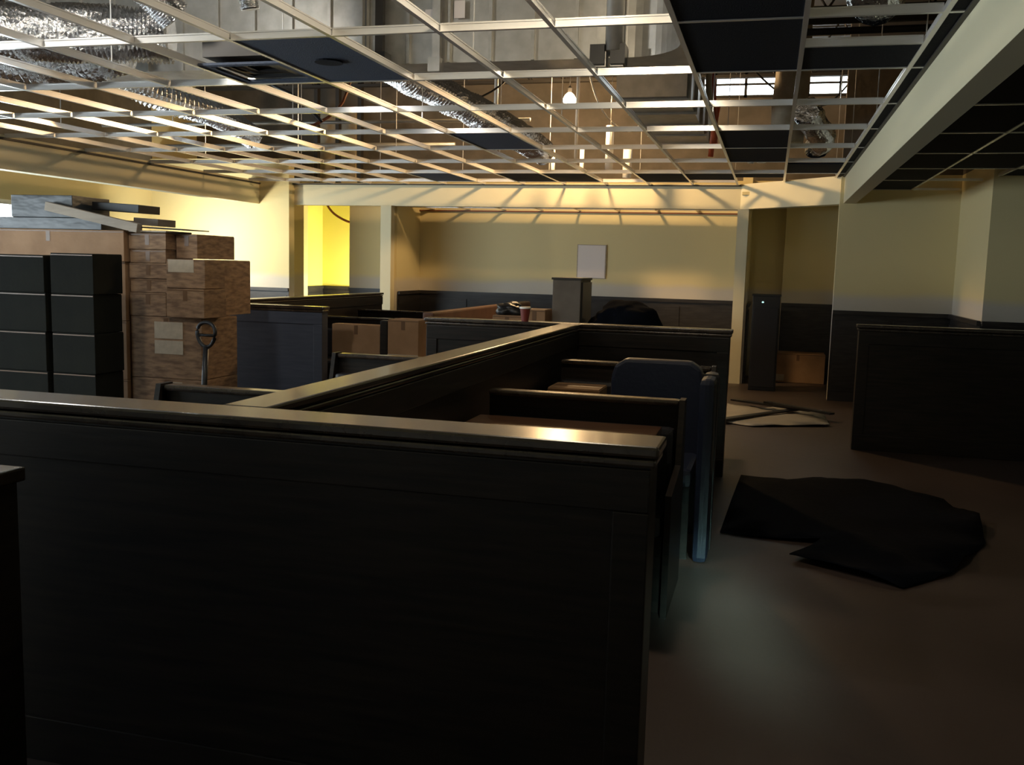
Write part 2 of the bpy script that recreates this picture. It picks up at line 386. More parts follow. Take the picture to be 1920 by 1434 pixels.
# ================================================================== ABOVE THE GRID
def joist(y, label, xa=-9.6, xb=4.9, zt=4.66, d=.42):
    t = thing('bar_joist', label, 'joist', ((xa+xb)/2, y, zt-d), 'steel roof joists')
    for z in (zt-.04, zt-d):
        MB().box(xa, xb, y-.05, y-.008, z, z+.04).box(xa, xb, y+.008, y+.05, z, z+.04).build('top_chord' if z > zt-.1 else 'bottom_chord', M_STEEL, t)
    n = int((xb-xa)/.5); b = MB()
    for i in range(n):
        x = xa+(xb-xa)*i/n; dx = (xb-xa)/n
        b.tube([(x, y, zt-d+.02), (x+dx/2, y, zt-.02)], .012, 5).tube([(x+dx/2, y, zt-.02), (x+dx, y, zt-d+.02)], .012, 5)
    b.build('web', M_STEEL, t)
for y, s in ((9.3, 'dark steel bar joist above the foil duct, nearest visible one'), (10.7, 'dark steel bar joist in front of the lit bulb'),
             (12.7, 'dark steel bar joist just behind the lit bulb'), (14.1, 'dark steel bar joist crossing the bright high windows')):
    joist(y, s)
# clerestory lights high in the back wall
wn = sempty('window_6', (-.1, 14.84, 4.12))
for i in range(6):
    x = -1.40+i*.44
    Bx('pane', M_GLASS2, x+.02, x+.42, 14.82, 14.84, 4.14, 4.42, wn)
    Bx('window_frame', M_STEEL, x-.02, x+.02, 14.80, 14.85, 4.10, 4.46, wn)
for z in (4.10, 4.27, 4.42): Bx('window_frame', M_STEEL, -1.42, 1.08, 14.80, 14.85, z, z+.03, wn)

# big rectangular supply duct with standing seams, elbow to the right
dk = thing('sheet_metal_duct', 'large rectangular galvanised duct with standing seams above the ceiling grid', 'duct', (-2.8, 7.0, 3.0))
Bx('duct_body', M_GALV, -6.2, -1.05, 6.78, 7.40, 3.0, 3.75, dk)
s0 = None
for i in range(17):
    x = -6.1+i*.313
    if s0 is None: s0 = Bx('seam', M_GALV, x-.012, x+.012, 6.755, 6.78, 3.0, 3.75, dk); sx = x
    else: copy_part(s0, dk, x-sx, 0)
ro, ri = 1.02, .40
pts = [(-1.05+ro*math.sin(a*math.pi/24), 6.38+ro*math.cos(a*math.pi/24)) for a in range(13)]
inn = [(-1.05+ri*math.sin(a*math.pi/24), 6.38+ri*math.cos(a*math.pi/24)) for a in range(12, -1, -1)]
MB().prism(pts+inn, 3.0, 3.75).build('elbow', M_GALV, dk)
Bx('riser', M_GALV, -.65, -.03, 3.2, 6.38, 3.0, 3.75, dk)
MB().tube([(-1.12, 6.66, 3.02), (-1.12, 6.66, 4.6)], .06, 18).build('round_leader', M_GALV, dk, smooth=True)
for x in (-3.02, -2.86, -2.42, -1.22, -1.10):
    MB().box(x-.03, x+.03, 6.70, 6.745, 2.93, 4.6).box(x-.045, x+.045, 6.66, 6.75, 2.92, 3.02).build('hanger_strap', M_STEEL if x in (-2.86,) else M_GALV, dk)
for x in (-3.0, -2.83, -1.23, -1.09): Bx('bracket', M_BLACK, x-.05, x+.05, 6.62, 6.74, 2.93, 3.06, dk)
for x, z in ((-2.52, 3.25), (-2.30, 3.30)): Bx('tag', M_PAPER, x, x+.08, 6.745, 6.753, z, z+.12, dk)
# branch duct beyond
d2 = thing('branch_duct', 'grey rectangular branch duct running back beside the lit bulb', 'duct', (-1.5, 10, 3.0))
Bx('duct_body', M_GALV, -1.40, -.80, 8.6, 12.2, 3.05, 3.50, d2)
for i in range(5): Bx('seam', M_GALV, -1.43, -.77, 8.7+i*.75, 8.73+i*.75, 3.03, 3.52, d2)
# insulated vertical drop
MB().tube([(.08, 10.3, 2.86), (.08, 10.3, 3.2), (.09, 10.3, 3.6), (.10, 10.3, 4.1), (.10, 10.3, 4.65)], .165, 18, rf=lambda i, k, p: .165+.02*math.sin(i*2.1+k*1.3)).build('insulated_pipe', M_DUCTW, smooth=True)
tag(bpy.data.objects['insulated_pipe'], 'tan wrapped vertical pipe above the grid right of centre', 'pipe')

def spline(pts, n):
    P = [Vector(p) for p in pts]; P = [P[0]*2-P[1]]+P+[P[-1]*2-P[-2]]; out = []
    for i in range(1, len(P)-2):
        for j in range(n):
            t = j/n; a, b_, c, d = P[i-1:i+3]
            out.append(.5*((2*b_)+(c-a)*t+(2*a-5*b_+4*c-d)*t*t+(3*b_-a-3*c+d)*t**3))
    out.append(P[-2]); return out
def flex(pts, r, label, n=40, name='flexible_foil_duct'):
    rf = lambda i, k, p: r*(1+.07*(1 if i % 2 else -1)+.16*noise.noise(Vector((p.x*5+k*.9, p.y*5, p.z*5+k*.6))))
    o = MB().tube(spline(pts, n), r, 16, rf).build(name, M_FOIL)
    return tag(o, label, 'duct', 'foil flex ducts above the grid')
flex([(-3.75, 8.3, 3.45), (-3.45, 8.9, 3.32), (-3.10, 9.5, 3.15), (-2.85, 10.1, 3.02), (-2.75, 10.7, 2.95), (-2.70, 11.2, 2.90)], .15, 'crinkled foil flexible duct sagging toward the lit bulb')
flex([(-6.4, 5.2, 3.3), (-5.7, 5.35, 3.12), (-5.0, 5.4, 3.0), (-4.4, 5.5, 2.98), (-3.9, 5.7, 3.0)], .17, 'crinkled foil flexible duct feeding the dark square diffuser')
flex([(-3.95, 4.9, 4.2), (-3.92, 4.95, 3.8), (-3.85, 5.0, 3.45), (-3.75, 5.1, 3.2), (-3.6, 5.3, 3.0)], .10, 'foil duct dropping steeply at the upper left beside the big duct')
flex([(-3.42, 5.6, 4.0), (-3.40, 5.65, 3.7), (-3.38, 5.7, 3.4), (-3.35, 5.75, 3.15)], .06, 'thin foil hose hanging above the lightened tile')
flex([(.28, 4.0, 3.2), (.36, 4.6, 3.05), (.42, 5.2, 3.0), (.46, 5.7, 3.05)], .14, 'foil flexible duct above the grid beside the right bulkhead, near end', 30)
flex([(.22, 9.3, 3.02), (.32, 9.8, 2.96), (.42, 10.4, 2.93), (.40, 11.4, 2.95)], .12, 'foil flexible duct far along the right bulkhead', 30)
flex([(-6.3, 8.0, 3.3), (-5.9, 8.4, 3.1), (-5.6, 9.0, 3.0), (-5.5, 9.5, 2.85)], .12, 'foil flexible duct over the far left of the grid', 30)
flex([(-6.9, 6.4, 3.4), (-6.2, 6.2, 3.1), (-5.4, 6.3, 2.98), (-4.7, 6.3, 3.05)], .16, 'foil flexible duct lying low at the left edge of the grid', 30)
# pipes, conduits and odds and ends
def pipe(pts, r, m, name, label, cat='pipe'): return tag(MB().tube(pts, r, 10).build(name, m, smooth=True), label, cat)
pipe([(-8.9, 8.9, 3.62), (3.9, 8.9, 3.62)], .03, M_STEEL, 'sprinkler_pipe', 'thin dark sprinkler pipe crossing the whole space above the grid')
pipe([(-8.9, 11.4, 3.30), (-2.9, 11.4, 3.30)], .022, M_GALV, 'conduit', 'slim grey conduit crossing left of the lit bulb')
pipe([(-2.35, 11.5, 2.80), (-2.35, 11.5, 4.6)], .02, M_PVC, 'conduit', 'white upright conduit just right of the lit bulb')
pipe([(-3.1, 10.6, 2.80), (-3.1, 10.6, 4.6)], .022, M_PVC, 'conduit', 'white upright conduit left of the lit bulb')
pipe([(-2.08, 12.3, 2.80), (-2.08, 12.3, 3.35)], .05, M_PVC, 'vent_stub', 'short white upright pipe stub near the back wall')
pipe([(-.62, 9.9, 2.80), (-.64, 9.9, 3.1), (-.68, 9.9, 3.5)], .03, M_ORANGE, 'orange_conduit', 'orange flexible conduit beside the black tiles, front one')
pipe([(-.72, 10.9, 2.80), (-.70, 10.9, 3.1), (-.66, 10.9, 3.4)], .03, M_ORANGE, 'orange_conduit', 'orange flexible conduit beside the black tiles, rear one')
Bx('plenum_board', M_DUCTW, -7.3, -6.6, 14.55, 14.6, 2.85, 4.0)
tag(bpy.data.objects['plenum_board'], 'pale board standing high behind the grid at the back left', 'board')
for k, x in enumerate((-7.15, -6.78, -6.4)):
    tag(Bx('steel_stud', M_STEEL, x-.03, x+.03, 14.25, 14.35, 2.8, ZD), ('left', 'middle', 'right')[k]+' of three upright steel studs above the lit doorway', 'stud', 'studs above the doorway')
cab = (('thin dark cable drooping between joists left of the lit bulb', [(-4.6, 9.3, 4.2), (-4.1, 9.6, 3.5), (-3.5, 10, 3.25), (-3.0, 10.6, 3.6), (-2.9, 10.7, 4.19)], M_BLACK, .012),
       ('pale cable looping right of the lit bulb', [(-2.2, 10.7, 4.19), (-2.0, 11.0, 3.4), (-1.7, 11.4, 3.15), (-1.55, 11.9, 3.5), (-1.5, 12.7, 4.19)], M_PVC, .010),
       ('tan strap curving down above the orange conduits', [(-.85, 9.3, 4.19), (-.70, 9.25, 3.9), (-.62, 9.2, 3.6), (-.66, 9.2, 3.3), (-.60, 9.2, 2.85)], M_DUCTW, .03),
       ('brown cable sagging low over the far left of the grid', [(-7.0, 9.3, 4.2), (-6.4, 9.7, 3.4), (-5.8, 10.2, 3.0), (-5.0, 10.5, 3.3), (-4.8, 10.7, 4.2)], M_BROWNC, .018),
       ('dark cable sagging in front of the bright high windows', [(-.5, 12.7, 4.19), (0, 12.9, 3.8), (.5, 13.2, 3.7), (.8, 13.6, 4.0), (.85, 14.1, 4.19)], M_BLACK, .012),
       ('dark cable running down above the diffuser', [(-5.0, 9.3, 4.19), (-4.9, 8.6, 3.6), (-4.6, 8.2, 3.2), (-4.2, 8.0, 3.0), (-4.0, 8.1, 2.80)], M_BLACK, .014))
for lbl, pts_, mm, rr in cab: tag(MB().tube(spline(pts_, 7), rr, 7).build('cable', mm, smooth=True), lbl, 'cable')
pipe([(-8.9, 9.85, 3.95), (3.9, 9.85, 3.95)], .045, M_STEEL, 'sprinkler_main', 'thick dark pipe crossing high behind the foil ducts')
pipe([(-8.9, 12.45, 3.15), (-4.2, 12.45, 3.15)], .03, M_GALV, 'conduit', 'grey conduit low over the far left of the grid')
pipe([(-1.0, 12.6, 3.12), (.9, 12.6, 3.12)], .028, M_GALV, 'conduit', 'grey conduit below the bright high windows')
for lbl, xx_, yy_ in (('short white pipe stub second from the lit bulb', -2.55, 12.9), ('short white pipe stub third from the lit bulb', -2.95, 12.9), ('squat white canister on the grid near the back wall', -1.95, 13.0)):
    pipe([(xx_, yy_, ZC+.04), (xx_, yy_, ZC+.42)], .06 if 'squat' in lbl else .03, M_PVC, 'vent_stub', lbl)
sc_ = thing('spray_can', 'small red capped can standing on the far black ceiling tile', 'can', (-.18, 11.15, ZC+.022))
MB().lathe([(.05, 0), (.05, .14), (.03, .16)], (-.18, 11.15, ZC+.03), 14).build('body', M_PVC, sc_)
MB().lathe([(.06, 0), (.06, .05), (.02, .06)], (-.18, 11.15, ZC+.19), 14).build('cap', M_RED, sc_)
tag(MB().lathe([(.04, 0), (.04, .12), (.02, .15)], (-.30, 11.2, ZC+.03), 14).build('bottle', M_PVC), 'small white bottle beside the red capped can on the ceiling tile', 'bottle')

# ------------------------------------------------------------------ the bare bulb
def point(name, loc, power, col, r):
    l = bpy.data.lights.new(name, 'POINT'); l.energy = power; l.color = col; l.shadow_soft_size = r
    o = bpy.data.objects.new(name, l); C.objects.link(o); o.location = loc; return o
def bulb(bp, label, power, col):
    bp = Vector(bp); lb = thing('light_bulb', label, 'lamp', bp, 'temporary bulbs above the grid')
    MB().lathe([(.012, -.10), (.05, -.085), (.078, -.04), (.08, .0), (.055, .045), (.022, .075)], bp, 18).build('bulb', M_BULB, lb, smooth=True)
    MB().lathe([(.024, .065), (.026, .13), (.012, .15)], bp, 14).build('socket', M_BLACK, lb)
    MB().tube([bp+Vector((0, 0, .14)), Vector((bp.x, bp.y, ZD))], .006, 6).build('cord', M_BLACK, lb)
    point('bulb_light', bp+Vector((0, 0, -.012)), power, col, .15)
bulb((-2.576, 12.1, 3.657), 'lit bare bulb hanging in view above the ceiling grid', 190, (1.0, .64, .30))
bulb((-1.0, 4.2, 3.25), 'unseen bare bulb added above the frame to light the big duct', 26, (1.0, .90, .74))  # added fill above the frame, brightens the duct's near face
bulb((-4.3, 4.2, 3.35), 'unseen bare bulb added over the upper left corner to brighten foil and tees', 52, (.92, .97, 1.0))  # added cool fill out of view, whitens the foil and left tees

# work lamp on a stand behind the stacked boxes, turned to the end wall of the left bay
wlp = Vector((-8.45, 12.25, 1.72))
wt = thing('work_lamp', 'work lamp on a stand hidden behind the stacked boxes', 'lamp', (wlp.x, wlp.y, 0))
MB().tube([(wlp.x, wlp.y, .0), (wlp.x, wlp.y, 1.62)], .015, 8).build('pole', M_STEEL, wt)
for a in (0, 2.1, 4.2): MB().tube([(wlp.x, wlp.y, .35), (wlp.x+.4*math.cos(a), wlp.y+.4*math.sin(a), 0.01)], .012, 6).build('leg', M_STEEL, wt)
Bx('housing', M_BLACK, wlp.x-.12, wlp.x+.12, wlp.y-.10, wlp.y-.02, 1.62, 1.84, wt)
Bx('lens', M_LAMP, wlp.x-.11, wlp.x+.11, wlp.y-.02, wlp.y-.015, 1.63, 1.83, wt)
sl = bpy.data.lights.new('work_lamp_light', 'AREA'); sl.size = .2; sl.energy = 27; sl.color = (1, .93, .74)
so = bpy.data.objects.new('work_lamp_light', sl); C.objects.link(so); so.location = wlp+Vector((0, .0, 0))
so.rotation_euler = Vector((.10, 1, .10)).to_track_quat('-Z', 'Y').to_euler()
# hall lamp behind the doorway
point('hall_lamp_light', (-6.3, 15.28, .98), 85, (1.0, .93, .66), .10)
hl = thing('hall_lamp', 'work lamp on a short stand lighting the yellow hall, out of sight beside the opening', 'lamp', (-6.3, 15.28, 0))
MB().tube([(-6.3, 15.36, 0.01), (-6.3, 15.36, .86)], .015, 8).build('pole', M_STEEL, hl)
for a in (0.4, 2.7, 4.4): MB().tube([(-6.3, 15.36, .3), (-6.3+.2*math.cos(a), 15.36+.2*math.sin(a), .01)], .01, 6).build('leg', M_STEEL, hl)
Bx('housing', M_BLACK, -6.4, -6.2, 15.34, 15.40, .84, 1.04, hl)
tag(MB().tube(spline([(-7.55, 15.2, 2.75), (-7.42, 15.2, 2.52), (-7.28, 15.2, 2.36), (-7.05, 15.2, 2.24), (-6.85, 15.2, 2.21), (-6.6, 15.2, 2.26), (-6.4, 15.2, 2.5)], 8), .02, 8).build('hanging_cable', M_BROWNC, smooth=True), 'brown cable looping across the top of the lit doorway', 'cable')

# ================================================================== BOOTHS
def partition(label, x0, x1, y0, y1, h=ZW, group='dark wood booth partitions', framed=True, name='booth_partition', cap_m=None, wood=None):
    M_WOOD = wood or globals()['M_WOOD']
    """half wall with overhanging cap, bead, and framed panels on its long faces"""
    t = thing(name, label, 'partition', ((x0+x1)/2, (y0+y1)/2, 0), group)
    Bx('core', M_WOOD, x0+.02, x1-.02, y0+.02, y1-.02, 0, h-.035, t)
    Bx('cap', cap_m or M_CAP, x0, x1, y0, y1, h-.03, h, t, .008)
    Bx('bead', M_CAP, x0+.008, x1-.008, y0+.008, y1-.008, h-.055, h-.035, t, .006)
    if framed:
        alongx = (x1-x0) > (y1-y0)
        for s in (0, 1):
            if alongx:
                ya, yb = (y0+.008, y0+.021) if s == 0 else (y1-.021, y1-.008)
                Bx('rail', M_WOOD, x0+.02, x1-.02, ya, yb, h-.17, h-.06, t, .004); Bx('rail', M_WOOD, x0+.02, x1-.02, ya, yb, 0, .14, t, .004)
                k = max(1, round((x1-x0)/3.0))
                for i in range(k+1):
                    xx = x0+.02+(x1-x0-.04-.09)*i/k
                    Bx('stile', M_WOOD, xx, xx+.09, ya, yb, .14, h-.17, t, .004)
            else:
                xa, xb = (x0+.008, x0+.021) if s == 0 else (x1-.021, x1-.008)
                Bx('rail', M_WOOD, xa, xb, y0+.02, y1-.02, h-.17, h-.06, t, .004); Bx('rail', M_WOOD, xa, xb, y0+.02, y1-.02, 0, .14, t, .004)
    return t
partition('long dark wood partition closest to the camera, with a glossy cap', -2.95, -.24, 2.31, 2.49)
partition('long central half wall between two rows of booths, pale shiny cap', -1.555, -1.405, 2.49, 7.30)
partition('dark wood partition closing the far end of the central booths', -2.70, -.255, 7.30, 7.45)
partition('blue-grey booth partition beside the pallet jack', -5.42, -4.07, 8.28, 8.42, wood=M_BLUEGREY)
partition('long half wall left of the lit doorway, beyond the cartons', -5.58, -5.43, 8.42, 13.0)
partition('dark partition standing alone on the right side of the aisle', .755, 3.6, 8.94, 9.08)

def bench(label, x0, x1, yb, h=.92, endl=True, endr=True, cush=M_VINYL, group='booth benches facing the camera'):
    """booth bench with its back at yb, seat towards the camera"""
    t = thing('booth_bench', label, 'bench', ((x0+x1)/2, yb-.25, 0), group)
    Bx('back_panel', M_WOOD, x0+.03, x1-.03, yb, yb+.05, 0, h-.03, t)
    Bx('top_rail', M_CAP, x0+.03, x1-.03, yb-.03, yb+.06, h-.03, h, t, .012)
    Bx('back_cushion', cush, x0+.04, x1-.04, yb-.09, yb-.005, .46, h-.13, t, .03)
    Bx('seat_cushion', cush, x0+.04, x1-.04, yb-.52, yb-.095, .36, .46, t, .03)
    Bx('base', M_WOOD, x0+.04, x1-.04, yb-.47, yb-.05, 0, .355, t)
    for f, xa in ((endl, x0), (endr, x1-.028)):
        if f:
            b = MB(); P = [(yb-.53, 0), (yb+.06, 0), (yb+.06, h+.005), (yb-.04, h+.005), (yb-.12, .62), (yb-.53, .56)]
            A = [b.bm.verts.new((xa, y, z)) for y, z in P]; B_ = [b.bm.verts.new((xa+.028, y, z)) for y, z in P]
            b.bm.faces.new(A); b.bm.faces.new(B_[::-1])
            for i in range(6): b.bm.faces.new((A[i], B_[i], B_[(i+1) % 6], A[(i+1) % 6]))
            b.build('end_panel', M_WOOD, t)
    return t
bench('booth bench with a bright top rail, nearest on the aisle side', -1.40, -.37, 4.70, endl=False)
bench('booth bench behind the navy chair, aisle side', -1.40, -.32, 6.46, endl=False)
bench('booth bench nearest the cartons, left of the central half wall', -2.92, -1.56, 4.13, endr=False)
bench('booth bench second from the camera, left of the central half wall', -2.90, -1.56, 6.07, endr=False)
bench('booth bench behind the blue-grey partition', -5.42, -4.10, 10.2, endl=False)
bench('booth bench farthest back by the doorway half wall', -5.42, -4.10, 12.0, endl=False)

def table(name, label, x0, x1, y0, y1, z, m):
    t = thing(name, label, 'table', ((x0+x1)/2, (y0+y1)/2, 0))
    Bx('tabletop', m, x0, x1, y0, y1, z-.035, z, t, .008)
    xc, yc = (x0+x1)/2, (y0+y1)/2-.24
    MB().tube([(xc, yc, .03), (xc, yc, z-.04)], .04, 14).build('pedestal', M_STEEL, t, smooth=True)
    MB().lathe([(.20, 0), (.20, .015), (.05, .035)], (xc, yc, 0), 24).build('foot', M_STEEL, t)
    return t
table('booth_table', 'dark glossy booth table against the nearest aisle-side bench', -1.39, -.47, 3.88, 4.60, .80, M_TABLE)
# long low seat back lit by the bulb
lq = thing('banquette', 'long reddish brown banquette beyond the central booths, lit from above', 'bench', (-3.1, 11.2, 0))
Bx('back', M_REDV, -3.42, -3.30, 9.2, 13.3, 0, 1.06, lq, .02)
Bx('seat', M_REDV, -3.29, -2.80, 9.2, 13.3, .34, .46, lq, .03)
Bx('base', M_WOOD, -3.29, -2.86, 9.25, 13.25, 0, .335, lq)

# navy chair in the aisle-side booths
ch = thing('chair', 'dark navy upholstered chair standing among the aisle-side booths', 'chair', (-.6, 5.6, 0))
b = MB(); P = [(-.88, .44), (-.34, .44), (-.34, .92), (-.36, .99), (-.42, 1.03), (-.80, 1.03), (-.86, .99), (-.88, .92)]
A = [b.bm.verts.new((x, 5.56, z)) for x, z in P]; B_ = [b.bm.verts.new((x, 5.68, z)) for x, z in P]
b.bm.faces.new(A); b.bm.faces.new(B_[::-1])
for i in range(8): b.bm.faces.new((A[i], B_[i], B_[(i+1) % 8], A[(i+1) % 8]))
b.build('backrest', M_NAVY, ch, .02)
Bx('seat', M_NAVY, -.87, -.35, 5.06, 5.58, .40, .50, ch, .03)
for x in (-.85, -.40):
    for y in (5.10, 5.62): Bx('leg', M_WOOD, x, x+.04, y, y+.04, 0, .41, ch)
# upright padded panel beside it
pn = thing('seat_cushion_pad', 'narrow dark blue cushion standing on end beside the aisle', 'cushion', (-.29, 5.3, 0))
Bx('pad', M_NAVY, -.33, -.25, 5.05, 5.5, 0, .99, pn, .03)
Bx('piping', M_BLACK, -.335, -.245, 5.27, 5.285, 0.02, .995, pn)

# things on and behind the far end partition
cu = thing('paper_cup', 'red paper cup with a white rim standing on the far partition cap', 'cup', (-1.875, 7.38, ZW))
MB().lathe([(.028, 0), (.042, .10), (.038, .10), (.026, .01)], (-1.875, 7.38, ZW), 20).build('cup_body', M_CUP, cu, smooth=False)
MB().lathe([(.040, .098), (.046, .098), (.046, .112), (.040, .112)], (-1.875, 7.38, ZW), 20).build('rim', M_PVC, cu)

def carton(label, x0, x1, y0, y1, z0, z1, m=M_CARD, group='cardboard cartons', yaw=0, tape=True, labels=(), name='carton', seam=True):
    t = thing(name, label, 'box', ((x0+x1)/2, (y0+y1)/2, z0), group)
    rt = Matrix.Rotation(yaw, 3, 'Z'); pv = ((x0+x1)/2, (y0+y1)/2, z0)
    def P(nm, mm, a, bvl=0):
        return MB().box(*a, rt, pv).build(nm, mm, t, bvl)
    P('body', m, (x0, x1, y0, y1, z0+.002, z1-.008), .004)
    xm, ym = (x0+x1)/2, (y0+y1)/2
    P('flap', m, (x0+.003, x1-.003, y0+.003, ym-.003, z1-.008, z1-.001)); P('flap', m, (x0+.003, x1-.003, ym+.003, y1-.003, z1-.008, z1-.001))
    if tape:
        P('tape', M_TAPE, (x0+.004, x1-.004, ym-.025, ym+.025, z1-.001, z1))
        P('tape', M_TAPE, (xm-.02, xm+.02, y0-.002, y0, z1-.10, z1-.01))
    if seam: P('edge_seam', M_TAPE, (x0+.004, x1-.004, y0-.0015, y0, z1-.018, z1-.010))
    for (u0, u1, v0, v1) in labels:
        P('shipping_label', M_LABEL, (x0+(x1-x0)*u0, x0+(x1-x0)*u1, y0-.004, y0-.001, z0+(z1-z0)*v0, z0+(z1-z0)*v1))
    return t
upb = thing('upright_cabinet', 'tall narrow grey-brown box standing behind the far end partition', 'cabinet', (-1.65, 8.8, 0))
Bx('body', M_GREYB, -1.92, -1.66, 8.55, 9.05, 0, 1.44, upb, .006); Bx('top', M_STEEL, -1.93, -1.65, 8.54, 9.06, 1.44, 1.46, upb)
Bx('side_panel', M_BLACK, -1.66, -1.645, 8.58, 9.02, .05, 1.42, upb)
carton('small tan carton left of the tall grey-brown box, behind the far partition', -2.16, -1.96, 8.45, 8.75, .86, 1.165, M_CARD)
carton('tan carton beneath the small tan carton behind the far partition', -2.5, -1.95, 8.4, 8.9, .42, .86, M_CARD, yaw=0)
carton('carton on the floor at the bottom of the pile behind the far partition', -2.52, -1.95, 8.4, 8.95, 0, .42, M_CARD)
carton('pinkish carton with a dark bag on top behind the red cup', -2.47, -2.19, 8.5, 8.8, .86, 1.10, M_CARD)
def blob(name, label, cat, c, r, sc, m, seed, amp=.35):
    bm = bmesh.new(); bmesh.ops.create_icosphere(bm, subdivisions=4, radius=r)
    for v in bm.verts:
        n = noise.fractal(v.co*4/r*.25+Vector((seed, 0, 0)), 1, 2, 4); v.co *= 1+amp*n
        v.co = Vector((v.co.x*sc[0], v.co.y*sc[1], v.co.z*sc[2])); v.co.z = max(v.co.z, -r*sc[2]*.55)
    k = MB(); k.bm.free(); k.bm = bm
    for v in bm.verts: v.co += Vector(c)+Vector((0, 0, r*sc[2]*.55))
    return tag(k.build(name, m, smooth=True), label, cat)
blob('plastic_bag', 'crumpled black bag on the carton behind the red cup', 'bag', (-2.33, 8.62, 1.10), .13, (1.0, .9, .6), M_BLACK, 3)
t_ = table('side_table', 'dark table holding a black bundle right of the tall grey-brown box', -1.62, -.75, 8.4, 9.1, .95, M_WOOD)
blob('cloth_bundle', 'black bundle heaped on the table right of the tall grey-brown box', 'bundle', (-1.28, 8.7, .95), .27, (1.1, 1, .75), M_TARP, 8)
carton('tan carton standing on end beside the second-row bench, left of the dark post', -4.28, -3.755, 8.9, 9.05, 0, .925, M_CARD, seam=False)
carton('narrow pinkish carton with a dark tape band near the far partition', -3.61, -3.29, 8.75, 9.1, 0, 1.0, M_CARD, labels=((.0, 1, .60, .66),))
carton('tan carton in the second aisle-side booth, beside the navy chair', -1.36, -1.02, 6.00, 6.30, .465, .78, M_CARD)
dp = tag(Bx('dark_post', M_WOOD, -3.74, -3.66, 8.86, 8.94, 0, .98, None, .01), 'dark square post between the two tan cartons beyond the booths', 'post')

# ------------------------------------------------------------------ left stacks
# front: dark wrapped cartons in two columns
names = ('bottom', 'second from the bottom', 'middle', 'second from the top', 'top')
zs = [0, .33, .64, .95, 1.25, 1.54]
for i in range(5):
    carton('dark wrapped carton, %s of the far left column' % names[i], -6.02+.01*(i % 2), -5.40+.008*(i % 2), 6.2, 6.6, zs[i], zs[i+1], M_CARDD, 'dark wrapped cartons', tape=False)
    carton('dark wrapped carton, %s of the column beside the printed cartons' % names[i], -5.35+.012*((i+1) % 2), -4.955-.01*(i % 2), 6.2+.01*(i % 2), 6.54, zs[i], zs[i+1]+(.02 if i == 4 else 0), M_CARDD, 'dark wrapped cartons', tape=False)
# behind: tall tan stack with wide top carton
for i, (a, b_) in enumerate(((0, .5), (.5, 1.0), (1.0, 1.5))):
    carton('big tan carton behind the dark wrapped columns, %s' % ('lowest', 'in the middle', 'under the wide top carton')[i], -6.6, -5.26, 6.98, 7.6, a, b_, M_CARD)
carton('wide tan carton lying on top of the stack at the far left', -6.75, -5.245, 6.95, 7.6, 1.5, 1.76, M_CARD)
# pile on top
def slab(name, label, cat, m, x0, x1, y0, y1, z0, z1, ry=0, rz=0):
    rot = Matrix.Rotation(rz, 3, 'Z') @ Matrix.Rotation(ry, 3, 'Y')
    return tag(MB().box(x0, x1, y0, y1, z0, z1, rot, ((x0+x1)/2, (y0+y1)/2, z0)).build(name, m, None, .004), label, cat)
slab('wrapped_bundle', 'flat bundle in grey plastic wrap on the wide tan carton, lower', 'bundle', M_WRAP, -6.75, -5.50, 7.0, 7.55, 1.762, 1.86)
slab('wrapped_bundle', 'grey-blue plastic wrapped bundle at the very top left', 'bundle', M_WRAP, -6.41, -5.80, 7.0, 7.5, 1.862, 2.05, 0, .03)
slab('plank', 'pale board slanting down across the top of the cartons', 'board', M_BOARD, -6.02, -5.10, 6.93, 6.99, 1.83, 1.905, .19)
slab('dark_slab', 'dark slab behind the slanting pale board', 'board', M_BLACK, -5.75, -5.28, 7.2, 7.5, 1.93, 2.0, .05)
slab('dark_box', 'small dark box on the end of the pile', 'box', M_GREYB, -5.26, -5.02, 7.1, 7.35, 1.81, 1.87, .05)
slab('flat_sheet', 'thin dark sheet overhanging the top of the printed cartons', 'sheet', M_BLACK, -5.22, -4.72, 7.0, 7.4, 1.782, 1.792, .035)
slab('flat_sheet', 'thin pale sheet under the dark sheet on the printed cartons', 'sheet', M_BOARD, -5.22, -4.86, 6.98, 7.35, 1.750, 1.764)
# printed cartons
lv = [.0, .53, 1.05, 1.248, 1.365, 1.495, 1.608, 1.745]
carton('large brown carton on the floor at the base of the printed stack', -5.23, -4.55, 7.0, 7.55, 0, .53, M_CARDP, labels=((.5, .72, .75, .95),), seam=False)
carton('large brown carton with white labels halfway up the printed stack', -5.23, -4.55, 7.0, 7.55, .53, 1.05, M_CARDP, labels=((.34, .74, .40, .62), (.34, .74, .65, .92)), seam=False)
nm = ('thick', 'thin', 'second thin', 'dark lettered', 'topmost')
for i in range(5):
    carton('%s printed carton in the column above the labelled carton' % nm[i], -5.235+.006*(i % 2), -4.885+.008*(i % 3), 7.0+.008*(i % 2), 7.4, lv[2+i], lv[3+i], M_CARDP, 'printed cartons')
carton('printed carton at the right shoulder of the stack, upper', -4.86, -4.66, 7.12, 7.7, 1.538, 1.745, M_CARDP, 'printed cartons')
carton('printed carton in the second row behind the shoulder, lower', -4.87, -4.62, 7.42, 7.9, 1.05, 1.535, M_CARDP, 'printed cartons')
carton('brown carton stacked second on the outer column next to the white wall', -4.862, -4.50, 6.98, 7.28, 1.295, 1.535, M_CARDP, 'printed cartons', labels=((.05, .72, .55, .98),))
carton('brown carton just above the hand truck handles', -4.845, -4.49, 6.95, 7.28, 1.052, 1.293, M_CARDP, 'printed cartons')
carton('open topped carton low beside the nearest left bench', -3.75, -3.25, 4.9, 5.4, 0, .62, M_CARD)
